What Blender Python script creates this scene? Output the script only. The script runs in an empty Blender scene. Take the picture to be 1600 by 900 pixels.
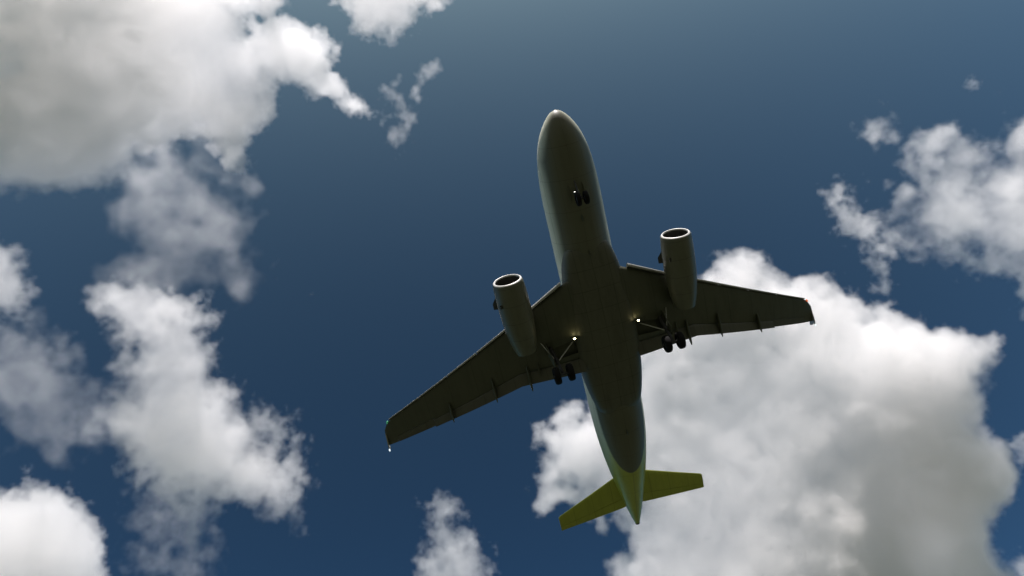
import bpy, bmesh, math, random
import numpy as np
from mathutils import Vector, Matrix

sc = bpy.context.scene
COL = sc.collection
rad = math.radians

# ------------------------------------------------------------------ camera
FOC = 1150.0                                    # focal length for a picture 1600 wide
cam = bpy.data.objects.new('camera', bpy.data.cameras.new('camera'))
COL.objects.link(cam)
sc.camera = cam
cam.data.sensor_width = 36.0
cam.data.lens = 36.0 * FOC / 1600.0
cam.data.clip_start = 0.1
cam.data.clip_end = 60000.0
up_c = Vector((-0.13, 0.37, -0.92)).normalized()            # world up seen from the camera
fw_c = Vector((0, 0, -1))
fw_c = (fw_c - up_c * fw_c.dot(up_c)).normalized()
rt_c = fw_c.cross(up_c)
RC = Matrix((rt_c, fw_c, up_c))                             # camera axes -> world axes
CAM = Vector((0, 0, 1.7))
cam.matrix_world = Matrix.Translation(CAM) @ RC.to_4x4()

# ------------------------------------------------------------------ sky, sun, exposure
sun_dir = (RC @ Vector((-0.12, 0.93, -0.29))).normalized()  # towards the sun
SUN_EL = math.asin(sun_dir.z)
SUN_AZ = math.atan2(sun_dir.x, sun_dir.y)
w = bpy.data.worlds.new('World')
sc.world = w
w.use_nodes = True
wn = w.node_tree
sky = wn.nodes.new('ShaderNodeTexSky')
sky.sky_type = 'NISHITA'
sky.sun_disc = False
sky.sun_elevation = SUN_EL
sky.sun_rotation = SUN_AZ
sky.altitude = 300
sky.air_density = 0.5
sky.dust_density = 6.0
sky.ozone_density = 6.0
bg = wn.nodes['Background']
bg.inputs[1].default_value = 0.10
gam = wn.nodes.new('ShaderNodeGamma')                       # a deeper, more contrasty sky than the model's
gam.inputs[1].default_value = 2.3
tint = wn.nodes.new('ShaderNodeMix')
tint.data_type = 'RGBA'
tint.blend_type = 'MULTIPLY'
tint.inputs['Factor'].default_value = 1.0
tint.inputs[7].default_value = (1.16, 1.03, 0.405, 1)
wn.links.new(sky.outputs[0], gam.inputs[0])
wn.links.new(gam.outputs[0], tint.inputs[6])
cap = wn.nodes.new('ShaderNodeMix')                           # keeps the horizon and the glow round the sun in bounds
cap.data_type = 'RGBA'
cap.blend_type = 'DARKEN'
cap.inputs['Factor'].default_value = 1.0
cap.inputs[7].default_value = (2.6, 2.75, 2.9, 1)
wn.links.new(tint.outputs[2], cap.inputs[6])
wn.links.new(cap.outputs[2], bg.inputs[0])

sl = bpy.data.lights.new('sun', 'SUN')
sl.energy = 4.6
sl.angle = rad(0.5)
sl.color = (1.0, 0.93, 0.915)
so = bpy.data.objects.new('sun', sl)
COL.objects.link(so)
so.rotation_euler = (-sun_dir).to_track_quat('-Z', 'Y').to_euler()

vs = sc.view_settings
vs.view_transform = 'Standard'
vs.look = 'None'
vs.gamma = 1.0
vs.exposure = 0.64
cy = sc.cycles
cy.max_bounces = 28
cy.volume_bounces = 20
cy.diffuse_bounces = 4
cy.use_denoising = True
cy.use_adaptive_sampling = True
cy.adaptive_threshold = 0.03
cy.volume_step_rate = 4.0
cy.volume_max_steps = 256
cy.sample_clamp_indirect = 10.0


# ------------------------------------------------------------------ materials
def material(name):
    m = bpy.data.materials.new(name)
    m.use_nodes = True
    return m, m.node_tree, m.node_tree.nodes['Principled BSDF']


class Nodes:
    def __init__(self, nt):
        self.nt = nt

    def put(self, sock, v):
        if v is None:
            return
        if hasattr(v, 'is_output'):
            self.nt.links.new(v, sock)
        else:
            sock.default_value = v

    def math(self, op, a, b=None, c=None, clamp=False):
        n = self.nt.nodes.new('ShaderNodeMath')
        n.operation = op
        n.use_clamp = clamp
        for k, v in enumerate((a, b, c)):
            self.put(n.inputs[k], v)
        return n.outputs[0]

    def ramp(self, v, a, b):                     # smooth 0..1 between a and b
        n = self.nt.nodes.new('ShaderNodeMapRange')
        n.interpolation_type = 'SMOOTHSTEP'
        self.put(n.inputs['Value'], v)
        n.inputs['From Min'].default_value = a
        n.inputs['From Max'].default_value = b
        return n.outputs[0]

    def mix(self, f, a, b):
        n = self.nt.nodes.new('ShaderNodeMix')
        n.data_type = 'RGBA'
        self.put(n.inputs['Factor'], f)
        self.put(n.inputs[6], a)
        self.put(n.inputs[7], b)
        return n.outputs[2]

    def noise(self, vec, scale, detail=4.0, rough=0.55):
        n = self.nt.nodes.new('ShaderNodeTexNoise')
        n.inputs['Scale'].default_value = scale
        n.inputs['Detail'].default_value = detail
        n.inputs['Roughness'].default_value = rough
        if vec is not None:
            self.put(n.inputs['Vector'], vec)
        return n.outputs['Fac']

    def obj(self, scale=(1, 1, 1)):
        t = self.nt.nodes.new('ShaderNodeTexCoord')
        mp = self.nt.nodes.new('ShaderNodeMapping')
        mp.inputs['Scale'].default_value = scale
        self.nt.links.new(t.outputs['Object'], mp.inputs['Vector'])
        return mp.outputs[0]

    def xyz(self, v):
        s = self.nt.nodes.new('ShaderNodeSeparateXYZ')
        self.nt.links.new(v, s.inputs[0])
        return s.outputs


def c4(r, g, b):
    return (r, g, b, 1.0)


def panels(N, s, period, width):
    """thin lines every PERIOD metres along coordinate s: 1 on a line"""
    f = N.math('FRACT', N.math('DIVIDE', s, period))
    d = N.math('ABSOLUTE', N.math('SUBTRACT', f, 0.5))
    return N.math('GREATER_THAN', d, 0.5 - width / period * 0.5)


def paint(name, col, rough=0.35, dirt=0.25, metallic=0.0, px=0.0, py=0.0, streak=True):
    m, nt, b = material(name)
    N = Nodes(nt)
    o = N.obj()
    n1 = N.noise(N.obj((0.35, 2.2, 1.0)) if streak else o, 1.0, 5.0, 0.6)
    n2 = N.noise(o, 3.0, 4.0)
    f = N.math('MULTIPLY', N.ramp(n1, 0.40, 0.75), dirt)
    f = N.math('ADD', f, N.math('MULTIPLY', N.ramp(n2, 0.45, 0.8), dirt * 0.4))
    if px or py:
        x, y, z = N.xyz(o)
        if px:
            f = N.math('ADD', f, N.math('MULTIPLY', panels(N, x, px, 0.045), 0.5))
        if py:
            f = N.math('ADD', f, N.math('MULTIPLY', panels(N, y, py, 0.045), 0.5), clamp=True)
    c = N.mix(f, c4(*col), c4(*[k * 0.45 for k in col]))
    nt.links.new(c, b.inputs['Base Color'])
    b.inputs['Roughness'].default_value = rough
    b.inputs['Metallic'].default_value = metallic
    return m


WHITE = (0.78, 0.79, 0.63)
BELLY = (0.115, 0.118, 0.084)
LIME = (0.38, 0.42, 0.06)


def fuselage_paint():
    """pale sides and crown, dark grey belly that ends in a round tongue, yellow-green tail cone"""
    m, nt, b = material('fuselage_paint')
    N = Nodes(nt)
    o = N.obj()
    x, y, z = N.xyz(o)                           # x forward from the middle of the cabin
    st = N.math('SUBTRACT', 16.0, x)             # metres aft of the nose
    n1 = N.noise(N.obj((0.25, 2.5, 2.5)), 1.0, 5.0, 0.6)
    n2 = N.noise(o, 2.5, 4.0)
    wob = N.math('MULTIPLY', N.math('SUBTRACT', n2, 0.5), 0.05)
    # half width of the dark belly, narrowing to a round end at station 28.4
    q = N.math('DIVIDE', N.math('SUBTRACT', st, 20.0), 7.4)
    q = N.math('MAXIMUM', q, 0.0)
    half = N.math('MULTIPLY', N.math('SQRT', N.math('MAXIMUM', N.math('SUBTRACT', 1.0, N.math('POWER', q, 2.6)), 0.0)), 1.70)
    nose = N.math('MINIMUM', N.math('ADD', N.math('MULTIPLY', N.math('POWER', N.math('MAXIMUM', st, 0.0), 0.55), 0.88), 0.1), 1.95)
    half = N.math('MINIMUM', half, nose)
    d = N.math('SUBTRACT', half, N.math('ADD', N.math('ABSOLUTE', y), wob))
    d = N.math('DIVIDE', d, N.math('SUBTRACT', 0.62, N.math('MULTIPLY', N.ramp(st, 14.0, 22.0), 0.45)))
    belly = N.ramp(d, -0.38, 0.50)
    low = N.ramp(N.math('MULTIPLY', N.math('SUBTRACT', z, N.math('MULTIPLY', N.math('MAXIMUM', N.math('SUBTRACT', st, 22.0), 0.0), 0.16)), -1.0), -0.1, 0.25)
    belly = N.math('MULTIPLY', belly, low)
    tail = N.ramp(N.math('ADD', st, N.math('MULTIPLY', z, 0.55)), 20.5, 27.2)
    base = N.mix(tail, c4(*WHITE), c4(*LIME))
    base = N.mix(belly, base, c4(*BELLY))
    # cabin windows
    f = N.math('SUBTRACT', N.math('FRACT', N.math('DIVIDE', st, 0.533)), 0.5)
    e = N.math('ADD', N.math('POWER', N.math('DIVIDE', f, 0.22), 2.0), N.math('POWER', N.math('DIVIDE', N.math('SUBTRACT', z, 0.45), 0.17), 2.0))
    win = N.math('LESS_THAN', e, 1.0)
    win = N.math('MULTIPLY', win, N.math('GREATER_THAN', st, 5.6))
    win = N.math('MULTIPLY', win, N.math('LESS_THAN', st, 26.0))
    base = N.mix(win, base, c4(0.02, 0.022, 0.025))
    dirt = N.math('MULTIPLY', N.ramp(n1, 0.42, 0.78), 0.30)
    dirt = N.math('ADD', dirt, N.math('MULTIPLY', panels(N, st, 2.13, 0.035), 0.5))
    dirt = N.math('ADD', dirt, N.math('MULTIPLY', panels(N, y, 0.9, 0.03), 0.3), clamp=True)
    dk = nt.nodes.new('ShaderNodeMix')
    dk.data_type = 'RGBA'
    dk.blend_type = 'MULTIPLY'
    dk.inputs[7].default_value = c4(0.5, 0.48, 0.45)
    nt.links.new(dirt, dk.inputs['Factor'])
    nt.links.new(base, dk.inputs[6])
    nt.links.new(dk.outputs[2], b.inputs['Base Color'])
    b.inputs['Roughness'].default_value = 0.38
    nt.links.new(N.mix(belly, c4(0.32, 0.32, 0.32), c4(0.5, 0.5, 0.5)), b.inputs['Roughness'])
    return m


def lamp(name, col, strength):
    m, nt, b = material(name)
    b.inputs['Base Color'].default_value = c4(*col)
    b.inputs['Emission Color'].default_value = c4(*col)
    b.inputs['Emission Strength'].default_value = strength
    return m


M = {
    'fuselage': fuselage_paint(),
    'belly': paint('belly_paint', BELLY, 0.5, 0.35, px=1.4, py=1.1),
    'fairing': paint('fairing_paint_shaded', (0.095, 0.097, 0.070), 0.5, 0.4, px=1.4, py=1.1),  # belly paint darkened: the shade between the wings is put into the colour
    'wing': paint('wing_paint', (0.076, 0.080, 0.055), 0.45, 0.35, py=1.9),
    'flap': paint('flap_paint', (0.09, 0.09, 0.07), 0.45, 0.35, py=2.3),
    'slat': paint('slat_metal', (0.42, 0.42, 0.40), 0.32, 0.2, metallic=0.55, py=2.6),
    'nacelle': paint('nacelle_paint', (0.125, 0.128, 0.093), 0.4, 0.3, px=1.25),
    'lip': paint('bare_metal', (0.62, 0.62, 0.60), 0.42, 0.08, metallic=0.25),
    'lime': paint('tail_paint', LIME, 0.4, 0.25, py=1.6),
    'dark': paint('dark_metal', (0.035, 0.034, 0.032), 0.55, 0.3),
    'fan': paint('fan_titanium', (0.16, 0.155, 0.15), 0.35, 0.2, metallic=0.7, streak=False),
    'tyre': paint('tyre_rubber', (0.010, 0.0095, 0.0095), 0.85, 0.3, streak=False),
    'hub': paint('wheel_hub_metal', (0.035, 0.035, 0.034), 0.6, 0.3, streak=False),
    'strut': paint('gear_strut_paint', (0.42, 0.42, 0.38), 0.4, 0.3, streak=False),
    'glass': paint('windscreen_glass', (0.012, 0.014, 0.016), 0.08, 0.05, streak=False),
    'landing': lamp('landing_lamp', (1.0, 0.84, 0.42), 15.0),
    'taxi': lamp('taxi_lamp', (1.0, 0.97, 0.9), 2.5),
    'strobe': lamp('white_tip_lamp', (0.85, 0.95, 1.0), 0.7),
    'red': lamp('red_navigation_lamp', (0.9, 0.2, 0.06), 0.35),
    'green': lamp('green_navigation_lamp', (0.1, 0.5, 0.25), 0.12),
}


M['tyre'].node_tree.nodes['Principled BSDF'].inputs['Specular IOR Level'].default_value = 0.15


# ------------------------------------------------------------------ mesh helpers
class MB:
    """collects shapes; build() links them as one mesh object"""

    def __init__(self):
        self.v, self.f = [], []

    def add(self, vs, fs):
        o = len(self.v)
        self.v += [tuple(p) for p in vs]
        self.f += [[o + i for i in f] for f in fs]
        return self

    def rings(self, rings, cap0=True, cap1=True, skip=None):
        n = len(rings[0])
        vs = [p for r in rings for p in r]
        fs = []
        for i in range(len(rings) - 1):
            for j in range(n):
                if skip and skip(i, j):
                    continue
                k = (j + 1) % n
                fs.append([i * n + j, i * n + k, (i + 1) * n + k, (i + 1) * n + j])
        if cap0:
            fs.append(list(range(n))[::-1])
        if cap1:
            fs.append([(len(rings) - 1) * n + j for j in range(n)])
        return self.add(vs, fs)

    def tube(self, pts, r, seg=12, cap=True):
        pts = [Vector(p) for p in pts]
        rr = r if isinstance(r, (list, tuple)) else [r] * len(pts)
        rings = []
        for i, p in enumerate(pts):
            t = (pts[min(i + 1, len(pts) - 1)] - pts[max(i - 1, 0)]).normalized()
            a = t.cross(Vector((0, 1, 0)) if abs(t.y) < 0.9 else Vector((1, 0, 0))).normalized()
            b = t.cross(a)
            rings.append([p + (a * math.cos(q) + b * math.sin(q)) * rr[i] for q in [2 * math.pi * k / seg for k in range(seg)]])
        return self.rings(rings, cap, cap)

    def lathe(self, prof, origin, axis, seg=40, cap0=False, cap1=False, closed=False):
        """prof: (distance along axis, radius)"""
        ax = Vector(axis).normalized()
        a = ax.cross(Vector((0, 0, 1)) if abs(ax.z) < 0.9 else Vector((0, 1, 0))).normalized()
        b = ax.cross(a)
        o = Vector(origin)
        rings = [[o + ax * s + (a * math.cos(q) + b * math.sin(q)) * r for q in [2 * math.pi * k / seg for k in range(seg)]] for s, r in prof]
        if closed:
            rings.append(rings[0])
        return self.rings(rings, cap0, cap1)

    def box(self, c, d, rot=None):
        c = Vector(c)
        vs = []
        for x in (-.5, .5):
            for y in (-.5, .5):
                for z in (-.5, .5):
                    p = Vector((x * d[0], y * d[1], z * d[2]))
                    vs.append(c + (rot @ p if rot else p))
        return self.add(vs, [[0, 1, 3, 2], [4, 6, 7, 5], [0, 4, 5, 1], [2, 3, 7, 6], [0, 2, 6, 4], [1, 5, 7, 3]])

    def build(self, name, mat, parent=None, sharp=35, bevel=0.0):
        me = bpy.data.meshes.new(name)
        me.from_pydata(self.v, [], self.f)
        bm = bmesh.new()
        bm.from_mesh(me)
        bmesh.ops.remove_doubles(bm, verts=bm.verts, dist=1e-5)
        bmesh.ops.recalc_face_normals(bm, faces=bm.faces)
        if bevel:
            bmesh.ops.bevel(bm, geom=list(bm.edges), offset=bevel, segments=2, affect='EDGES', profile=0.6)
        bm.to_mesh(me)
        bm.free()
        me.shade_smooth()
        me.set_sharp_from_angle(angle=rad(sharp))
        me.materials.append(mat)
        o = bpy.data.objects.new(name, me)
        COL.objects.link(o)
        if parent:
            o.parent = parent
        return o


def tag(o, label, cat, group=None, kind=None):
    o['label'] = label
    o['category'] = cat
    if group:
        o['group'] = group
    if kind:
        o['kind'] = kind


def S(st, y, z):
    """station (metres aft of the nose), metres to port, metres up -> aeroplane coordinates"""
    return Vector((16.0 - st, y, z))


def interp(xs, ys, x):
    """monotone cubic through the points"""
    xs, ys = np.array(xs, float), np.array(ys, float)
    h = np.diff(xs)
    d = np.diff(ys) / h
    m = np.zeros_like(ys)
    m[0], m[-1] = d[0], d[-1]
    for i in range(1, len(xs) - 1):
        if d[i - 1] * d[i] > 0:
            w1, w2 = 2 * h[i] + h[i - 1], h[i] + 2 * h[i - 1]
            m[i] = (w1 + w2) / (w1 / d[i - 1] + w2 / d[i])
    i = int(np.clip(np.searchsorted(xs, x) - 1, 0, len(h) - 1))
    t = (x - xs[i]) / h[i]
    return float((2 * t**3 - 3 * t**2 + 1) * ys[i] + (t**3 - 2 * t**2 + t) * h[i] * m[i] + (-2 * t**3 + 3 * t**2) * ys[i + 1] + (t**3 - t**2) * h[i] * m[i + 1])


# ------------------------------------------------------------------ ground (below and behind the camera, lights the belly)
gm, gnt, gb = material('ground_grass')
GN = Nodes(gnt)
gcol = GN.mix(GN.ramp(GN.noise(GN.obj(), 0.02, 6.0), 0.35, 0.7), c4(0.026, 0.030, 0.012), c4(0.048, 0.046, 0.022))
gcol = GN.mix(GN.ramp(GN.noise(GN.obj(), 2.5, 6.0), 0.3, 0.8), gcol, c4(0.03, 0.038, 0.014))
gnt.links.new(gcol, gb.inputs['Base Color'])
gb.inputs['Roughness'].default_value = 0.95
g = MB()
gn = 40
gp = [(-1 + 2 * i / gn) for i in range(gn + 1)]
gp = [math.copysign(abs(t) ** 2.2, t) * 20000 for t in gp]
g.add([(x, y, 0) for y in gp for x in gp], [[j * (gn + 1) + i, j * (gn + 1) + i + 1, (j + 1) * (gn + 1) + i + 1, (j + 1) * (gn + 1) + i] for j in range(gn) for i in range(gn)])
go = g.build('ground', gm)
go['kind'] = 'structure'

# ------------------------------------------------------------------ the aeroplane
plane = bpy.data.objects.new('passenger_jet', None)
COL.objects.link(plane)
plane.empty_display_size = 5
tag(plane, 'pale grey twin-engine passenger jet with yellow-green tail flying overhead, wheels down', 'aeroplane')
aft = Vector((0.23077599, -0.9149645, -0.33103233))
port = Vector((0.96019153, 0.26918682, -0.07463693))
down = Vector((0.15739969, -0.30063003, 0.94066302))
T0 = Vector((2.61361298, 11.4870579, -47.2627802))
# columns: forward, port, up in camera axes; the origin is 16 m aft of the nose
RP = Matrix((-aft, port, -down)).transposed()
plane.matrix_world = Matrix.Translation(CAM + RC @ (T0 + aft * 16.0)) @ (RC @ RP).to_4x4()

# fuselage -----------------------------------------------------------
FX = [0, .12, .4, .9, 1.6, 2.5, 3.6, 5.0, 6.4, 20, 22, 24, 26, 28, 30, 32, 33.2, 33.8]
FR = [.03, .33, .64, 1.01, 1.36, 1.64, 1.83, 1.945, 1.975, 1.975, 1.96, 1.87, 1.68, 1.40, 1.05, .64, .36, .20]
FZ = [-.62, -.62, -.60, -.54, -.42, -.28, -.14, -.03, 0, 0, .02, .12, .33, .63, .97, 1.26, 1.41, 1.46]


def fus(st):
    return interp(FX, FR, st), interp(FX, FZ, st)


rings = []
sts = [0.0, .03, .08, .16, .28, .45, .7, 1.0, 1.4, 1.8, 2.3, 2.8, 3.4, 4.0, 4.7, 5.5, 6.4] + [7 + .75 * k for k in range(20)] + [22 + .5 * k for k in range(23)] + [33.4, 33.8]
for st in sts:
    r, zc = fus(st)
    rings.append([S(st, r * math.sin(a), zc + r * (1.04 if st > 1 else 1.0) * math.cos(a)) for a in [2 * math.pi * k / 64 for k in range(64)]])
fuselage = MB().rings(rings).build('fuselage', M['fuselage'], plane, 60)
# windscreen panes, one wrapped strip in front of the cockpit
ws = MB()
wr = []
for k in range(17):
    a = rad(-62 + 124 * k / 16)
    row = []
    for st in (1.75, 2.15, 2.6):
        st2 = st + 0.55 * abs(a) ** 1.5
        r, zc = fus(st2)
        row.append(S(st2, (r + .012) * math.sin(a), zc + (r * 1.04 + .012) * math.cos(a) * (1.0)))
    wr.append(row)
ws.add([p for r_ in wr for p in r_], [[i * 3 + j, i * 3 + j + 1, (i + 1) * 3 + j + 1, (i + 1) * 3 + j] for i in range(16) if i % 4 != 99 for j in range(2)])
ws.build('windscreen', M['glass'], plane)
ap = MB().lathe([(0, .205), (.16, .185), (.16, .13), (-.2, .12)], S(33.78, 0, 1.46), (-1, 0, .05), 24, False, True)
ap.build('exhaust_outlet', M['dark'], plane)

# belly fairing ----------------------------------------------------------
rings = []
for k in range(29):
    st = 8.6 + 13.2 * k / 28
    t = (st - 8.6) / 13.2
    e = max(0.0, math.sin(math.pi * min(1, max(0, t)))) ** 0.42
    hw, hz, zc = 1.0 + 1.28 * e, .35 + 1.06 * e, -1.18
    rings.append([S(st, hw * math.copysign(abs(math.sin(a)) ** .55, math.sin(a)), zc + hz * math.copysign(abs(math.cos(a)) ** .62, math.cos(a))) for a in [2 * math.pi * j / 48 for j in range(48)]])
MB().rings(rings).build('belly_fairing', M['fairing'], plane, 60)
for st, y, h in ((6.9, 0.0, .30), (9.3, 0.0, .22), (23.2, 0.0, .32)):
    r, zc = fus(st)
    zb = zc - r * 1.04
    bl = MB()
    for q in (0,):
        o = [(-.22, 0), (0, .025), (.22, 0), (0, -.025)]
        bl.rings([[S(st + a, y + b, zb + .03) for a, b in o], [S(st + .12 + a * .55, y + b * .6, zb - h) for a, b in o]])
    bl.build('antenna', M['belly'], plane)


# aerofoil surfaces ----------------------------------------------------------
def foil(n=18, t=0.12, camber=0.02, x1=1.0):
    """closed loop of (chord, height): upper from the tail to the nose, lower back"""
    xs = [x1 * 0.5 * (1 - math.cos(math.pi * k / n)) for k in range(n + 1)]

    def th(x):
        return 5 * t * (.2969 * math.sqrt(max(x, 0)) - .126 * x - .3516 * x * x + .2843 * x**3 - .1036 * x**4)

    def cm(x):
        return camber * 4 * x * (1 - x)
    return [(x, cm(x) + th(x)) for x in reversed(xs)] + [(x, cm(x) - th(x)) for x in xs[1:]]


def wing_z(y):
    y = abs(y)
    return -1.82 + (y - 1.98) * 0.124 + 0.0088 * (y - 1.98) ** 2


YK, YT = 6.4, 16.95


def wing_le(y):
    y = abs(y)
    e = 10.95 + (y - 1.98) * 0.553
    return e + max(0.0, y - 16.5) * 1.1          # raked tip


def wing_te(y):
    y = abs(y)
    if y < YK:
        return 17.55 + (y - 1.98) * 0.02
    return 17.64 + (y - YK) * 0.322


def wing_pt(y, c, h, tw=0.0):
    """point at chord fraction c and height h (in chords) of the wing at span y"""
    le, te = wing_le(y), wing_te(y)
    ch = te - le
    t = rad(3.2 - 3.2 * min(1, abs(y) / YT))                        # wash-out
    a, b = c * ch, h * ch
    return S(le + a * math.cos(t) + b * math.sin(t), y, wing_z(y) + (0.35 - a) * math.sin(t) * 0.5 + b * math.cos(t))


def thick(y):
    return 0.145 - 0.04 * min(1, abs(y) / 12)


BAY_Y = (2.15, 4.05)
BAY_C = (0.615, 0.775)
FLAP_END = 13.1


def build_wing(sgn, mat):
    ys = [1.7, 1.98, BAY_Y[0], 3.2, BAY_Y[1], 5.2, YK, 7.6, 9.0, 10.4, 11.8, FLAP_END - .02, FLAP_END + .02, 14.0, 15.0, 16.1, 16.14, 16.55, YT]
    cs = [1.0, .93, .86, .79, .70, .60, .50, .40, .30, .20, .12, .06, .03, .012, 0.0]
    cl = [.012, .03, .06, .12, .20, .30, .40, .50, BAY_C[0], .70, BAY_C[1], .79, .86, .93, 1.0]
    rings = []
    for y in ys:
        t = thick(y)
        x1 = 0.80 if y < FLAP_END else (.765 if FLAP_END + .01 < y < 16.12 else 1.0)

        def th(x):
            return 5 * t * (.2969 * math.sqrt(max(x, 0)) - .126 * x - .3516 * x * x + .2843 * x**3 - .1036 * x**4)

        def cm(x):
            return .018 * 4 * x * (1 - x)
        up, lo = [], []
        for c in cs:
            c2 = min(c, 0.90) if y < FLAP_END else min(c, x1)
            up.append((c2, cm(c2) + th(c2)))
        for c in cl:
            c2 = min(c, x1)
            hh = cm(c2) - th(c2)
            if y < FLAP_END and c > 0.80:          # cove in front of the flap
                hh = cm(0.80) - th(0.80) + (cm(.9) + th(.9) - .012 - (cm(.8) - th(.8))) * min(1, (c - .80) / .10)
                c2 = min(.80 + (c - .80) * .5, .90)
            lo.append((c2, hh))
        k = 0.55 if y >= YT - .01 else 1.0
        rings.append([wing_pt(sgn * y, .5 + (c - .5) * (1 if k == 1 else .97), h * k) for c, h in up + lo])
    nu = len(cs)
    i0, i1 = ys.index(BAY_Y[0]), ys.index(BAY_Y[1])
    j0 = nu + cl.index(BAY_C[0])
    j1 = nu + cl.index(BAY_C[1])
    o = MB().rings(rings, True, True, lambda i, j: i0 <= i < i1 and j0 <= j < j1).build('wing', mat, plane, 40)
    return o


def build_aileron(sgn, y0, y1, wing):
    rings = []
    for k in range(5):
        y = y0 + (y1 - y0) * k / 4
        rings.append([wing_pt(sgn * y, .5 + (c - .5), h - .018 * (c - .775) / .2) for c, h in foil_part(thick(y), .018, .775, 1.0)])
    return MB().rings(rings).build('aileron', M['flap'], wing, 40)


def foil_part(t, camber, x0, x1, n=8):
    def th(x):
        return 5 * t * (.2969 * math.sqrt(max(x, 0)) - .126 * x - .3516 * x * x + .2843 * x**3 - .1036 * x**4)
    xs = [x0 + (x1 - x0) * k / n for k in range(n + 1)]
    return [(x, camber * 4 * x * (1 - x) + th(x)) for x in reversed(xs)] + [(x, camber * 4 * x * (1 - x) - th(x)) for x in xs]


def lower(y, c):
    t = thick(y)
    th = 5 * t * (.2969 * math.sqrt(c) - .126 * c - .3516 * c * c + .2843 * c**3 - .1036 * c**4)
    return .018 * 4 * c * (1 - c) - th


def build_slat(sgn, y0, y1, wing):
    rings = []
    n = 7
    for k in range(n):
        y = y0 + (y1 - y0) * k / (n - 1)
        t = thick(y)
        ch = wing_te(y) - wing_le(y)
        sec = []
        prof = [(.150, .072), (.10, .066), (.05, .050), (.02, .032), (.004, .012), (0, 0), (.006, -.014), (.022, -.024), (.03, -.018), (.03, .006), (.06, .034), (.10, .054)]
        sc_ = (t / .145)
        for c, h in prof:
            dc, dh = c - .07, h * sc_
            a = rad(20)
            c2 = dc * math.cos(a) - dh * math.sin(a) * 1.0
            h2 = dh * math.cos(a) + dc * math.sin(a)
            sec.append(wing_pt(sgn * y, .07 + c2 - .062 - .10 / ch * .3, h2 - .034 + .0))
        rings.append(sec)
    return MB().rings(rings).build('slat', M['slat'], wing, 40)


def build_flap(sgn, y0, y1, wing):
    rings = []
    n = 6
    for k in range(n):
        y = y0 + (y1 - y0) * k / (n - 1)
        ch = wing_te(y) - wing_le(y)
        fc = 0.20 * ch if y > YK else 0.20 * (wing_te(YK) - wing_le(YK)) * (1 + .10 * (YK - y) / 4)
        le, te = wing_le(y), wing_te(y)
        hinge = te - 0.185 * ch + (.0 if y > YK else (ch - (wing_te(YK) - wing_le(YK))) * .12)
        base = wing_pt(sgn * y, (hinge - le) / ch, lower(y, min(.86, (hinge - le) / ch)) + .010)
        a = rad(27)
        sec = []
        for c, h in foil(10, .13, .02):
            d, e = c * fc, h * fc
            sec.append(base + Vector((-(d * math.cos(a) + e * math.sin(a)), 0, -(d * math.sin(a)) + e * math.cos(a) - .03)))
        rings.append(sec)
    return MB().rings(rings).build('flap', M['flap'], wing, 40)


def build_track(sgn, y, wing, scale=1.0):
    le, te = wing_le(y), wing_te(y)
    ch = te - le
    c0 = .58 if y > YK else .70
    a = wing_pt(sgn * y, c0, lower(y, c0))
    rings = []
    L = (1.04 - c0) * ch * scale
    n = 12
    for k in range(n + 1):
        t = k / n
        r = 0.155 * scale * (math.sin(math.pi * (t * .93 + .02)) ** .6)
        drop = .10 + .30 * t + max(0, t - .55) * .35
        cx = a + Vector((-L * t, 0, -drop * .75 * scale))
        rings.append([cx + Vector((0, r * .62 * math.cos(q), r * 1.25 * math.sin(q))) for q in [2 * math.pi * j / 14 for j in range(14)]])
    return MB().rings(rings).build('flap_track_fairing', M['wing'], wing, 60)


def build_tip(sgn, wing):
    y = YT
    le, te = wing_le(y), wing_te(y)
    z = wing_z(y)
    f = MB()
    up = [S(le + .25, sgn * y, z), S(te + .30, sgn * (y + .02), z), S(te + .62, sgn * (y + .16), z + .70), S(te + .22, sgn * (y + .15), z + .72)]
    dn = [S(le + .30, sgn * y, z), S(te + .12, sgn * (y + .02), z), S(te + .20, sgn * (y + .06), z - .24), S(te - .10, sgn * (y + .05), z - .26)]
    for q in (up, dn):
        off = Vector((0, .035 * sgn, 0))
        f.rings([[p - off for p in q], [p + off for p in q]])
    f.build('wingtip_fence', M['slat'], wing, 30)
    col = 'red' if sgn > 0 else 'green'
    p = wing_pt(sgn * 16.45, .05, -.02)
    nl = MB().lathe([(0, .0), (.05, .05), (.14, .07), (.24, .05), (.28, 0)], p + Vector((.12, .04 * sgn, -.02)), (-1, .5 * sgn, 0), 12)
    nl.build('navigation_light', M[col], wing)
    q = S(te + .14, sgn * (y + .06), z - .27)
    MB().lathe([(0, 0), (.03, .045), (.10, .06), (.17, .04), (.2, 0)], q, (-1, 0, -.4), 12).build('tip_lamp', M['strobe'], wing)


for sgn in (1, -1):
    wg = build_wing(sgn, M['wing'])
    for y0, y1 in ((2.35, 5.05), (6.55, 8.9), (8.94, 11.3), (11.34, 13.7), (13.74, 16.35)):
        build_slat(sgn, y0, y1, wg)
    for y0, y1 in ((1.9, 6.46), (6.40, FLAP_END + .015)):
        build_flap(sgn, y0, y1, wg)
    for y in (5.85, 8.4, 11.75):
        build_track(sgn, y, wg, 1.0 if y > 7 else 1.15)
    build_track(sgn, 5.05, wg, .62)
    build_aileron(sgn, FLAP_END + .025, 16.115, wg)
    build_tip(sgn, wg)

# engines ----------------------------------------------------------
EY, EX, EZ = 5.75, 9.45, -2.62


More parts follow.
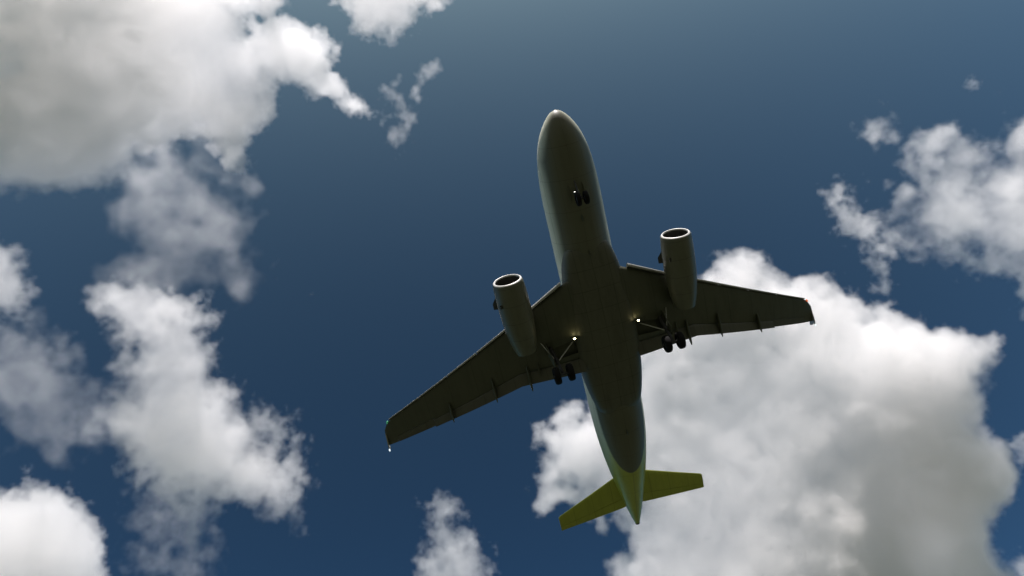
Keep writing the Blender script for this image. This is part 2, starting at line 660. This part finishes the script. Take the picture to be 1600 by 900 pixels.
def build_engine(sgn):
    o = S(EX, sgn * EY, EZ)
    ax = Vector((-1, 0, 0.035 * 1)) + Vector((0, -sgn * .02, 0))
    outer = [(.0, .90), (.05, .955), (.16, 1.005), (.40, 1.03), (.9, 1.055), (1.6, 1.07), (2.3, 1.07), (3.0, 1.05), (3.7, .99), (4.4, .89), (4.95, .78), (5.3, .69)]
    inner = [(5.28, .66), (4.6, .68), (3.4, .68)]
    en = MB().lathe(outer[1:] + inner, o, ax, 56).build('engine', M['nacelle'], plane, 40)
    MB().lathe([(.05, .957), (.0, .915), (-.018, .885), (-.012, .855), (.03, .83), (.075, .815)], o, ax, 56).build('inlet_lip', M['lip'], en, 60)
    MB().lathe([(.074, .815), (.18, .79), (.5, .80), (.95, .82), (1.05, .82)], o, ax, 56).build('inlet_duct', M['dark'], en, 60)
    fb = MB()
    e1 = ax.normalized()
    e2 = e1.cross(Vector((0, 0, 1))).normalized()
    e3 = e1.cross(e2)
    for k in range(22):
        a = 2 * math.pi * k / 22
        sec = []
        for rr, tw, wd in ((.24, .35, .07), (.5, .75, .10), (.81, 1.05, .12)):
            q = e2 * math.cos(a) + e3 * math.sin(a)
            t_ = e1.cross(q)
            d = e1 * math.cos(tw) + t_ * math.sin(tw)
            n_ = d.cross(q) * .008
            c = o + e1 * 1.0 + q * rr
            sec.append([c - d * wd + n_, c + d * wd + n_, c + d * wd - n_, c - d * wd - n_])
        fb.rings(sec)
    fb.build('fan', M['fan'], en, 30)
    MB().lathe([(.62, .0), (.66, .05), (.8, .14), (1.0, .22), (1.12, .25)], o, ax, 32).build('spinner', M['dark'], en, 60)
    MB().lathe([(1.14, .0), (1.15, .82)], o, ax, 40).build('stator', M['dark'], en, 60)
    MB().lathe([(3.5, .67), (3.6, .46), (4.5, .38), (5.3, .05), (5.35, 0)], o, ax, 32).build('exhaust_cone', M['dark'], en, 40)
    # pylon between nacelle and wing
    rings = []
    for st, zt, hw, zb in ((EX + 1.1, EZ + 1.12, .04, EZ + .9), (EX + 1.9, EZ + 1.28, .17, EZ + .85), (EX + 3.1, -1.55, .21, EZ + .75), (EX + 4.4, -1.60, .21, EZ + .55), (EX + 5.3, -1.72, .13, EZ + .62), (EX + 5.7, -1.75, .03, EZ + .80)):
        y = sgn * EY
        rings.append([S(st, y - hw, zb), S(st, y - hw, zt), S(st, y + hw, zt), S(st, y + hw, zb)])
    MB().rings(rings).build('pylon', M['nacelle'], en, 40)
    # nacelle strake on the inboard side and two drain masts
    q = S(EX + 1.5, sgn * EY - .98, EZ + .40)
    MB().rings([[q + Vector((-.45, 0, 0)), q + Vector((.45, 0, 0)), q + Vector((.40, .012, .01)), q + Vector((-.45, .012, .01))],
                [q + Vector((-.45, -.30, .18)), q + Vector((-.05, -.30, .18)), q + Vector((-.05, -.30, .19)), q + Vector((-.45, -.30, .19))]]).build('strake', M['dark'], en, 30)
    for dx, an in ((1.45, -128),):
        a = rad(an)
        p = S(EX + dx, sgn * EY + 1.09 * math.sin(a) * 1.0, EZ + 1.09 * math.cos(a))
        MB().box(p, (.26, .13, .07)).build('latch', M['dark'], en, 30, .012)
    return en


for sgn in (1, -1):
    build_engine(sgn)


# tailplane and fin ----------------------------------------------------------
def surface(name, secs, mat, t=.10, vertical=False):
    rings = []
    for le, te, a, b in secs:                    # le, te stations; a across, b up
        ch = te - le
        rings.append([S(le + c * ch, a + (h * ch if vertical else 0), b + (0 if vertical else h * ch)) for c, h in foil(14, t, 0.0)])
    return MB().rings(rings).build(name, mat, plane, 40)


def strip(name, secs, mat, x0, x1, parent, t=.10, vertical=False):
    rings = []
    for le, te, a, b in secs:
        ch = te - le
        rings.append([S(le + c * ch, a + (h * ch if vertical else 0), b + (0 if vertical else h * ch)) for c, h in foil_part(t, 0, x0, x1, 12)])
    return MB().rings(rings).build(name, mat, parent, 40)


for sgn in (1, -1):
    secs = [(28.40, 31.75, sgn * .3, 1.10), (28.82, 31.9, sgn * .95, 1.18), (30.1, 32.35, sgn * 3.4, 1.52), (31.40, 32.80, sgn * 5.95, 1.88), (31.55, 32.82, sgn * 6.10, 1.90)]
    rings = []
    for le, te, a, b in secs:
        ch = te - le
        f = foil(14, .10, 0.0, .70)
        rings.append([S(le + c * ch, a, b + h * ch) for c, h in f])
    tp = MB().rings(rings).build('tailplane', M['lime'], plane, 40)
    strip('elevator', [(le, te, a + sgn * (.25 if k == 0 else 0), b) for k, (le, te, a, b) in enumerate(secs)], M['lime'], .712, 1.0, tp)
fin = surface('tail_fin', [(25.4, 33.0, 0, 1.5), (26.2, 33.1, 0, 2.4), (28.6, 33.6, 0, 4.8), (31.1, 34.1, 0, 7.3), (31.4, 34.1, 0, 7.45)], M['lime'], .10, True)


# landing gear ----------------------------------------------------------
def wheel(c, r, wd, parent):
    c = Vector(c)
    h = wd / 2
    t = MB().lathe([(-h * .62, r * .52), (-h, r * .66), (-h * .96, r * .86), (-h * .62, r * .975), (0, r), (h * .62, r * .975), (h * .96, r * .86), (h, r * .66), (h * .62, r * .52)], c, (0, 1, 0), 32, closed=True)
    wh = t.build('wheel', M['tyre'], parent, 50)
    MB().lathe([(-h * .66, 0), (-h * .70, r * .2), (-h * .45, r * .3), (-h * .5, r * .53), (h * .5, r * .53), (h * .45, r * .3), (h * .70, r * .2), (h * .66, 0)], c, (0, 1, 0), 24).build('hub', M['hub'], wh, 30)
    return wh


def main_gear(sgn):
    top = S(15.35, sgn * 3.95, -1.75)
    ax = S(16.1, sgn * 3.8, -4.50)
    mid = top.lerp(ax, .55)
    g_ = MB()
    g_.tube([top, mid], .15, 16)
    g_.tube([mid, ax + Vector((0, 0, .05))], .10, 16)
    g_.tube([ax + Vector((0, -.72, 0)), ax + Vector((0, .72, 0))], .085, 14)
    # torque link behind the leg
    k = mid.lerp(ax, .5) + Vector((-.42, 0, .0))
    g_.tube([mid + Vector((-.1, 0, 0)), k], .05, 8)
    g_.tube([k, ax + Vector((-.08, 0, .12))], .05, 8)
    gear = g_.build('main_gear', M['dark'], plane, 40)
    for dy in (-.46, .46):
        wheel(ax + Vector((0, dy, 0)), .585, .42, gear)
    br = MB()
    br.tube([mid + Vector((.02, -sgn * .1, .1)), S(15.2, sgn * 2.35, -1.95)], .04, 10)
    br.build('side_brace', M['strut'], gear, 40)
    b2 = MB().tube([mid + Vector((.02, sgn * .05, .12)), S(14.75, sgn * 4.55, -1.62)], .035, 8)
    b2.build('actuator', M['strut'], gear, 40)
    dr = MB()
    p = [top + Vector((.45, sgn * .28, .05)), top + Vector((-.45, sgn * .28, .05)), mid + Vector((-.38, sgn * .24, -.25)), mid + Vector((.30, sgn * .24, -.25))]
    off = Vector((0, .02, 0))
    dr.rings([[q - off for q in p], [q + off for q in p]])
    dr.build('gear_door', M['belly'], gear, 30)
    return gear


for sgn in (1, -1):
    main_gear(sgn)


def nose_gear():
    r, zc = fus(5.0)
    top = S(5.05, 0, zc - r + .3)
    ax = S(5.35, 0, -3.35)
    g_ = MB()
    g_.tube([top, top.lerp(ax, .6)], .11, 14)
    g_.tube([top.lerp(ax, .55), ax], .07, 14)
    g_.tube([ax + Vector((0, -.33, 0)), ax + Vector((0, .33, 0))], .055, 12)
    g_.tube([top.lerp(ax, .6), S(4.1, 0, -1.75)], .05, 10)
    gear = g_.build('nose_gear', M['dark'], plane, 40)
    for dy in (-.26, .26):
        wheel(ax + Vector((0, dy, 0)), .43, .27, gear)
    for s in (1, -1):
        d = MB()
        y = s * .42
        q = [S(4.35, y, -1.85), S(5.75, y, -1.93), S(5.6, y + s * .10, -2.22), S(4.9, y + s * .10, -2.18)]
        off = Vector((0, .018, 0))
        d.rings([[p - off for p in q], [p + off for p in q]])
        d.build('gear_door', M['belly'], gear, 30)
    lp = S(4.98, -.24, -2.65)
    MB().lathe([(0, .02), (.02, .10), (.14, .11), (.2, .05)], lp, (-1, 0, 0), 14, False, True).build('lamp_housing', M['dark'], gear, 40)
    MB().lathe([(-.012, 0), (-.008, .03), (.012, .055)], lp, (-1, 0, 0), 14).build('taxi_light', M['taxi'], gear, 40)
    return gear


nose_gear()
# landing lamps under the wing roots
for sgn in (1, -1):
    p = S(14.85, sgn * 2.28, -2.42)
    hs = MB().lathe([(-.02, .12), (.04, .135), (.16, .12), (.22, .05)], p, (-1, 0, .2), 16, False, True)
    ll = hs.build('landing_light', M['dark'], plane, 40)
    MB().lathe([(-.045, 0), (-.035, .04), (-.015, .085)], p, (-1, 0, .2), 16).build('lens', M['landing'], ll, 50)

# ------------------------------------------------------------------ clouds: soft volumes with their own distance, size and depth
def random_field(shape, beta, wave, rng):
    """smooth random field with a power-law spectrum, longest wave WAVE voxels"""
    kx = np.fft.fftfreq(shape[0])[:, None, None]
    ky = np.fft.fftfreq(shape[1])[None, :, None]
    kz = np.fft.rfftfreq(shape[2])[None, None, :]
    amp = (kx * kx + ky * ky + kz * kz + (1.0 / wave) ** 2).astype(np.float32) ** np.float32(-beta / 2)
    s = np.fft.rfftn(rng.standard_normal(shape).astype(np.float32)) * amp
    s[0, 0, 0] = 0
    n = np.fft.irfftn(s, shape, axes=(0, 1, 2)).astype(np.float32)
    return n / n.std()


def outline_distance(px, py, poly):
    """signed distance to a closed outline, positive inside"""
    d2 = np.full(px.shape, 1e12, np.float32)
    inside = np.zeros(px.shape, bool)
    n = len(poly)
    for i in range(n):
        x0, y0 = poly[i]
        x1, y1 = poly[(i + 1) % n]
        ex, ey = x1 - x0, y1 - y0
        t = np.clip(((px - x0) * ex + (py - y0) * ey) / (ex * ex + ey * ey + 1e-9), 0, 1)
        d2 = np.minimum(d2, (px - x0 - t * ex) ** 2 + (py - y0 - t * ey) ** 2)
        cond = (y0 > py) != (y1 > py)
        if y1 != y0:
            inside ^= cond & (px < x0 + (py - y0) * ex / ey)
    d = np.sqrt(d2)
    return np.where(inside, d, -d)


def cloud_material(density, scatter):
    m = bpy.data.materials.new('cloud_vapour')
    m.use_nodes = True
    nt = m.node_tree
    nt.nodes.remove(nt.nodes['Principled BSDF'])
    pv = nt.nodes.new('ShaderNodeVolumePrincipled')
    pv.inputs['Color'].default_value = (0.995, 0.995, 0.995, 1)
    pv.inputs['Density'].default_value = density
    pv.inputs['Anisotropy'].default_value = scatter
    nt.links.new(pv.outputs[0], nt.nodes['Material Output'].inputs['Volume'])
    return m


def volume_object(name, dens, half, mat):
    """a Volume object whose grid takes its density voxel by voxel from an array"""
    nx, ny, nz = dens.shape
    w4 = (nx + 3) // 4
    buf = np.zeros((nz, ny, w4 * 4), np.float32)
    buf[:, :, :nx] = dens.transpose(2, 1, 0)
    rows = ny * nz
    img = bpy.data.images.new(name + '_density', w4, rows, alpha=True, float_buffer=True)
    img.colorspace_settings.name = 'Non-Color'
    img.alpha_mode = 'CHANNEL_PACKED'
    img.pixels.foreach_set(buf.ravel())
    ob = bpy.data.objects.new(name, bpy.data.volumes.new(name))
    COL.objects.link(ob)
    ng = bpy.data.node_groups.new(name, 'GeometryNodeTree')
    for d in ('INPUT', 'OUTPUT'):
        ng.interface.new_socket('Geometry', in_out=d, socket_type='NodeSocketGeometry')
    new, link = ng.nodes.new, ng.links.new
    out = new('NodeGroupOutput')
    vc = new('GeometryNodeVolumeCube')
    mn, mx = tuple(-h for h in half), tuple(half)
    vc.inputs['Min'].default_value = mn
    vc.inputs['Max'].default_value = mx
    for ax, v in zip('XYZ', (nx, ny, nz)):
        vc.inputs['Resolution ' + ax].default_value = v
    pos = new('GeometryNodeInputPosition')
    mr = new('ShaderNodeMapRange')
    mr.data_type = 'FLOAT_VECTOR'
    mr.clamp = True
    link(pos.outputs[0], mr.inputs['Vector'])
    for k, v in zip((7, 8, 9, 10), (mn, mx, (0.5, 0.5, 0.5), (nx - .5, ny - .5, nz - .5))):
        mr.inputs[k].default_value = v
    fl = new('ShaderNodeVectorMath')
    fl.operation = 'FLOOR'
    link(mr.outputs[1], fl.inputs[0])
    sp = new('ShaderNodeSeparateXYZ')
    link(fl.outputs[0], sp.inputs[0])
    N = Nodes(ng)
    x, y, z = sp.outputs
    col = N.math('FLOOR', N.math('DIVIDE', N.math('ADD', x, .25), 4.0))
    rem = N.math('SUBTRACT', x, N.math('MULTIPLY', col, 4.0))
    row = N.math('MULTIPLY_ADD', z, float(ny), y)
    cb = new('ShaderNodeCombineXYZ')
    link(N.math('DIVIDE', N.math('ADD', col, .5), float(w4)), cb.inputs[0])
    link(N.math('DIVIDE', N.math('ADD', row, .5), float(rows)), cb.inputs[1])
    it = new('GeometryNodeImageTexture')
    it.interpolation = 'Closest'
    it.extension = 'EXTEND'
    it.inputs['Image'].default_value = img
    link(cb.outputs[0], it.inputs['Vector'])
    sep = new('FunctionNodeSeparateColor')
    link(it.outputs[0], sep.inputs[0])
    isw = new('GeometryNodeIndexSwitch')
    isw.data_type = 'FLOAT'
    while len(isw.index_switch_items) < 4:
        isw.index_switch_items.new()
    ri = new('FunctionNodeFloatToInt')
    link(rem, ri.inputs[0])
    link(ri.outputs[0], isw.inputs['Index'])
    for k, o in enumerate((sep.outputs[0], sep.outputs[1], sep.outputs[2], it.outputs[1])):
        link(o, isw.inputs[1 + k])
    link(isw.outputs[0], vc.inputs['Density'])
    sm = new('GeometryNodeSetMaterial')
    sm.inputs['Material'].default_value = mat
    link(vc.outputs[0], sm.inputs[0])
    link(sm.outputs[0], out.inputs[0])
    ob.modifiers.new('vapour', 'NODES').node_group = ng
    ob.data.materials.append(mat)
    return ob


def cloud(label, outlines, base=850.0, R=60, T=60, step=2.4, edge=5.0, amp=0.30, wave=40, beta=2.6, fine=0.07,
          density=0.03, thick=(), holes=0.0, lumps=0.0, bend=(), scatter=0.45, soft=(), seed=1, margin=30, group='white clouds in the blue sky'):
    """outlines: (points, weight) as bearings of the traced edge; base: height above the ground; R: width of the
    rounded rim and T: half depth, both in the outline's units; thick: (x, y, radius, extra depth)"""
    rng = np.random.default_rng(seed)
    pts = np.array([p for o, _w in outlines for p in o], float)
    x0, y0 = pts.min(0) - margin
    x1, y1 = pts.max(0) + margin
    cx, cy_ = (x0 + x1) / 2, (y0 + y1) / 2
    dc = Vector((cx - 800, 450 - cy_, -FOC)).normalized()              # bearing of the middle, camera axes
    dw = RC @ dc
    dist = base / max(dw.z, .3)
    unit = dist / FOC * 1.0                                            # metres per outline unit at this distance
    zl = -dc                                                           # local z towards the viewer
    xl = Vector((1, 0, 0))
    xl = (xl - zl * xl.dot(zl)).normalized()
    yl = zl.cross(xl)
    sec = 1.0 / -dc.z                                                  # off-axis stretch
    hw, hh = [], []
    for px, py in ((x0, y0), (x1, y0), (x0, y1), (x1, y1)):
        d = Vector((px - 800, 450 - py, -FOC))
        d *= dist / d.dot(dc)
        hw.append(abs(d.dot(xl)))
        hh.append(abs(d.dot(yl)))
    hx, hy = max(hw), max(hh)
    maxT = T * (1 + lumps) * (1 + max([t[3] for t in thick] + [0])) * 1.25 + R * .3
    maxT += max([abs(b[3]) for b in bend] + [0])
    hz = maxT * unit
    vox = step * unit
    nx, ny, nz = (max(8, int(round(2 * h / vox))) for h in (hx, hy, hz))
    u = np.linspace(-hx, hx, nx, dtype=np.float32)[:, None]
    v = np.linspace(-hy, hy, ny, dtype=np.float32)[None, :]
    q = [dc[k] * dist + u * xl[k] + v * yl[k] for k in range(3)]
    PX = 800 + FOC * q[0] / -q[2]
    PY = 450 - FOC * q[1] / -q[2]
    D = np.full(PX.shape, -1e3, np.float32)
    for o, wgt in outlines:
        D = np.maximum(D, np.minimum(outline_distance(PX, PY, o), R * wgt))
    D = np.clip(np.where(D < 0, D * 1.5, D) / R, -1.5, 1.0)
    Tm = np.ones(PX.shape, np.float32)
    for tx, ty, tr, ta in thick:
        Tm += ta * np.exp(-((PX - tx) ** 2 + (PY - ty) ** 2) / (2 * (tr * .6) ** 2)).astype(np.float32)
    if lumps:
        Tm *= np.exp(lumps * random_field((nx, ny, 8), 2.6, wave * 2.2 / step, rng)[:, :, 0])
    E = np.full(PX.shape, edge, np.float32)
    for tx, ty, tr, tf in soft:
        E *= 1 - (1 - tf) * np.exp(-((PX - tx) ** 2 + (PY - ty) ** 2) / (2 * (tr * .6) ** 2)).astype(np.float32)
    Tm = (Tm * T * unit)[:, :, None]
    z = np.linspace(-hz, hz, nz, dtype=np.float32)[None, None, :]
    z0 = np.zeros(PX.shape, np.float32)                               # the middle sheet bulges or recedes
    for tx, ty, tr, ta in bend:
        z0 += ta * unit * np.exp(-((PX - tx) ** 2 + (PY - ty) ** 2) / (2 * (tr * .6) ** 2)).astype(np.float32)
    zn = np.abs(z - z0[:, :, None]) / Tm
    cap = 1 - np.sqrt(np.clip(1 - zn * zn, 0, 1)) + np.clip(zn - 1, 0, None) * 1.6
    s = D[:, :, None] - cap
    n = random_field((nx, ny, nz), beta, wave / step, rng)
    s += amp * n
    if fine:
        b = np.abs(random_field((nx, ny, nz), 1.9, wave * .45 / step, rng))
        s += fine * (0.8 - b)
    d = np.clip(s * E[:, :, None], 0, 1)
    if holes:
        h = random_field((nx, ny, nz), 2.6, wave * 2 / step, rng)
        d *= np.clip(0.75 + holes * h, 0.04, 1.6)
    # keep the box walls empty
    for ax, m_ in ((0, nx), (1, ny), (2, nz)):
        f = np.clip(np.minimum(np.arange(m_), m_ - 1 - np.arange(m_)) / 4.0, 0, 1).astype(np.float32)
        d *= f.reshape([-1 if k == ax else 1 for k in range(3)])
    d[d < 0.004] = 0
    ob = volume_object('cloud', d.astype(np.float32), (hx, hy, hz), cloud_material(density, scatter))
    rot = RC @ Matrix((xl, yl, zl)).transposed()
    ob.matrix_world = Matrix.Translation(CAM + dw * dist) @ rot.to_4x4()
    tag(ob, label, 'cloud', group)
    return ob


BIG_LEFT = [(-140, -130), (190, -130), (270, -75), (340, -45), (392, -30), (392, 0), (397, 35), (412, 45), (418, 35), (448, 26), (482, 36), (506, 52), (522, 74), (516, 98), (506, 112), (522, 122), (545, 142), (566, 165), (570, 182), (556, 188), (538, 168), (514, 152), (488, 144), (470, 131), (450, 124), (430, 130),
            (428, 150), (416, 180), (404, 200), (391, 215), (381, 236), (370, 258), (350, 255), (334, 228), (300, 222), (255, 226), (215, 250), (195, 285), (150, 298), (90, 300), (0, 305), (-140, 310)]
cloud('huge grey-bellied cloud with a bright ragged right edge filling the upper left corner', [(BIG_LEFT, 1), ([(398, -40), (440, -40), (436, 2), (428, 16), (408, 26), (399, 14)], .5)],
      R=70, T=55, edge=5, amp=.17, wave=60, beta=2.7, density=.046, lumps=.15, soft=((20, 300, 130, .2), (180, 270, 110, .2)), bend=((60, -110, 190, 75), (60, 300, 190, -65), (390, 230, 110, 60)), thick=((50, 190, 190, 1.8), (50, 0, 150, 1.6), (330, 100, 130, -.6)), seed=3)
cloud('thin grey translucent cloud hanging under the huge upper left cloud', [([(185, 215), (240, 195), (300, 195), (340, 235), (345, 270), (385, 305), (405, 330), (398, 370), (400, 415), (380, 445), (340, 475), (280, 480), (230, 470), (180, 450), (165, 430), (190, 390), (180, 340), (195, 290)], 1)],
      base=900, R=60, T=50, edge=1.3, amp=.42, wave=80, beta=2.9, fine=.0, density=.0085, holes=.25, seed=5)
cloud('bright white ragged cloud left of the aeroplane, spreading towards its lower right', [([(165, 450), (210, 450), (250, 460), (290, 475), (318, 480), (330, 500), (326, 530), (331, 560), (345, 580), (360, 600), (366, 630), (380, 660), (400, 690), (430, 702), (460, 722), (474, 750), (476, 778), (455, 800), (430, 808), (400, 793), (370, 775), (340, 785), (322, 812), (300, 848), (286, 800), (262, 770), (238, 760), (210, 756), (190, 735), (186, 700), (170, 680), (162, 650), (186, 628), (190, 600), (180, 570), (200, 545), (180, 530), (165, 500)], 1)],
      R=55, T=60, edge=2.4, amp=.38, wave=60, density=.026, soft=((185, 600, 90, .3), (300, 830, 80, .35)), thick=((290, 660, 90, .5),), holes=.2, seed=8)
cloud('faint wisp beside the bright white ragged cloud, nearest to the left wingtip in the picture', [([(395, 650), (420, 638), (455, 655), (472, 690), (450, 706), (410, 690)], .8)],
      base=950, R=40, T=30, edge=1.2, amp=.5, wave=30, density=.014, seed=9)
cloud('faint shreds trailing under the bright white ragged cloud', [([(205, 770), (260, 770), (330, 800), (335, 880), (290, 940), (215, 900)], .7)],
      base=950, R=55, T=35, edge=1.0, amp=.5, wave=45, density=.006, seed=12)
cloud('thin lilac-grey cloud at the left edge below the middle, mottled and see-through', [([(-100, 520), (0, 515), (60, 510), (100, 530), (112, 570), (130, 610), (126, 660), (115, 720), (90, 725), (60, 712), (30, 690), (0, 660), (-100, 650)], 1), ([(105, 610), (190, 590), (200, 660), (180, 700), (125, 690)], .35)],
      base=920, R=55, T=45, edge=1.5, amp=.40, wave=65, beta=2.7, fine=.05, density=.0082, holes=.2, seed=14)
cloud('small grey cloud cut off by the left edge, above the mottled thin one', [([(-90, 370), (0, 374), (30, 386), (46, 420), (55, 450), (30, 490), (-90, 520)], 1)],
      base=920, R=45, T=45, edge=2.0, amp=.36, wave=45, density=.014, seed=15)
cloud('dense white rounded cloud in the lower left corner', [([(-110, 768), (0, 765), (34, 765), (38, 730), (49, 727), (60, 755), (100, 766), (128, 790), (140, 820), (158, 840), (166, 865), (160, 920), (158, 1010), (-110, 1010)], 1)],
      R=55, T=70, edge=4, amp=.22, wave=45, density=.026, thick=((60, 860, 80, .6),), seed=18)
cloud('small white cloud cut off by the top edge, left of the aeroplane nose', [([(524, 5), (530, -70), (640, -80), (692, -30), (688, 8), (660, 24), (640, 30), (630, 48), (600, 56), (570, 50), (550, 40), (540, 22)], 1)],
      R=40, T=45, edge=4, amp=.30, wave=40, density=.026, seed=20)
cloud('faint curling wisp between the upper left cloud and the aeroplane nose', [([(606, 140), (622, 128), (628, 150), (618, 168), (640, 178), (652, 192), (646, 214), (628, 220), (618, 238), (608, 216), (624, 206), (622, 190), (600, 192), (594, 180), (606, 165)], .6), ([(640, 150), (655, 105), (690, 92), (688, 108), (664, 120), (652, 155)], .25)],
      base=1000, R=26, T=20, edge=1.2, amp=.42, wave=30, beta=2.9, fine=.03, density=.016, step=1.8, seed=23)
cloud('narrow ragged streak of cloud left of the loose white cloud at the right edge', [([(1292, 300), (1305, 284), (1330, 300), (1345, 322), (1366, 340), (1386, 370), (1396, 395), (1382, 402), (1392, 440), (1380, 458), (1370, 412), (1350, 376), (1320, 360), (1300, 336)], .8)],
      base=1000, R=38, T=34, edge=1.8, amp=.42, wave=32, density=.020, seed=25)
cloud('loose white see-through cloud at the right edge above the huge white one', [([(1352, 196), (1370, 190), (1400, 196), (1410, 206), (1402, 228), (1420, 214), (1440, 206), (1470, 200), (1490, 196), (1502, 215), (1530, 226), (1570, 224), (1570, 172), (1602, 160), (1720, 150), (1720, 500), (1640, 470), (1600, 445), (1570, 410), (1545, 400), (1520, 408), (1490, 395), (1450, 395), (1420, 388), (1400, 360), (1385, 335), (1380, 310), (1394, 280), (1405, 250), (1390, 224), (1366, 214)], 1)],
      base=980, R=58, T=45, edge=1.8, amp=.42, wave=60, density=.02, holes=.4, fine=.12, seed=28)
cloud('huge bright white cloud with a grey heart behind the right wing and tail', [([(985, 480), (1060, 450), (1100, 437), (1115, 425), (1113, 410), (1126, 398), (1155, 391), (1185, 394), (1200, 406), (1214, 424), (1240, 432), (1275, 440), (1310, 450), (1338, 458), (1350, 482), (1395, 480), (1430, 500), (1455, 516), (1490, 516), (1530, 526), (1558, 532), (1566, 555), (1548, 572), (1540, 600), (1535, 640), (1530, 665), (1553, 672), (1573, 692), (1584, 720), (1598, 745), (1588, 790), (1570, 820), (1576, 860), (1600, 900), (1620, 1010), (960, 1010), (972, 880), (990, 850), (1003, 820), (985, 800), (955, 800), (925, 778), (900, 765), (875, 768), (855, 750), (862, 722), (846, 698), (853, 668), (880, 650), (905, 626), (925, 648), (960, 600), (972, 540)], 1),
       ([(850, 760), (880, 735), (940, 745), (985, 790), (960, 815), (915, 790), (870, 795)], .3)],
      R=75, T=42, edge=4.5, amp=.13, wave=50, beta=2.8, fine=.06, density=.036, lumps=.08, scatter=.3, bend=((1400, 610, 150, 35), (1120, 960, 380, 150), (1470, 900, 200, -120)), soft=((1450, 880, 140, .4), (1560, 620, 60, .4)), thick=((1440, 860, 200, 1.7), (1080, 800, 180, -.4), (1120, 560, 110, -.2)), seed=31)
cloud('small white cloud rising from the bottom edge, left of the aeroplane tail', [([(667, 790), (682, 782), (714, 778), (721, 800), (710, 822), (734, 836), (750, 852), (764, 880), (772, 1010), (630, 1010), (660, 872), (676, 850), (674, 820)], 1)],
      R=40, T=42, edge=2.2, amp=.38, wave=38, density=.018, seed=34)
cloud('shred of grey cloud at the right edge beside the huge white cloud', [([(1580, 694), (1600, 682), (1700, 676), (1700, 745), (1592, 722)], .8), ([(1588, 870), (1620, 860), (1700, 870), (1700, 960), (1600, 940)], .7)],
      base=950, R=32, T=30, edge=1.8, amp=.4, wave=28, density=.014, seed=36)
cloud('tiny puff of cloud alone in the blue of the upper right', [([(1506, 131), (1519, 118), (1530, 130), (1516, 141)], .7)],
      base=1000, R=16, T=15, edge=1.2, amp=.4, wave=16, density=.014, step=1.6, seed=38, margin=20)
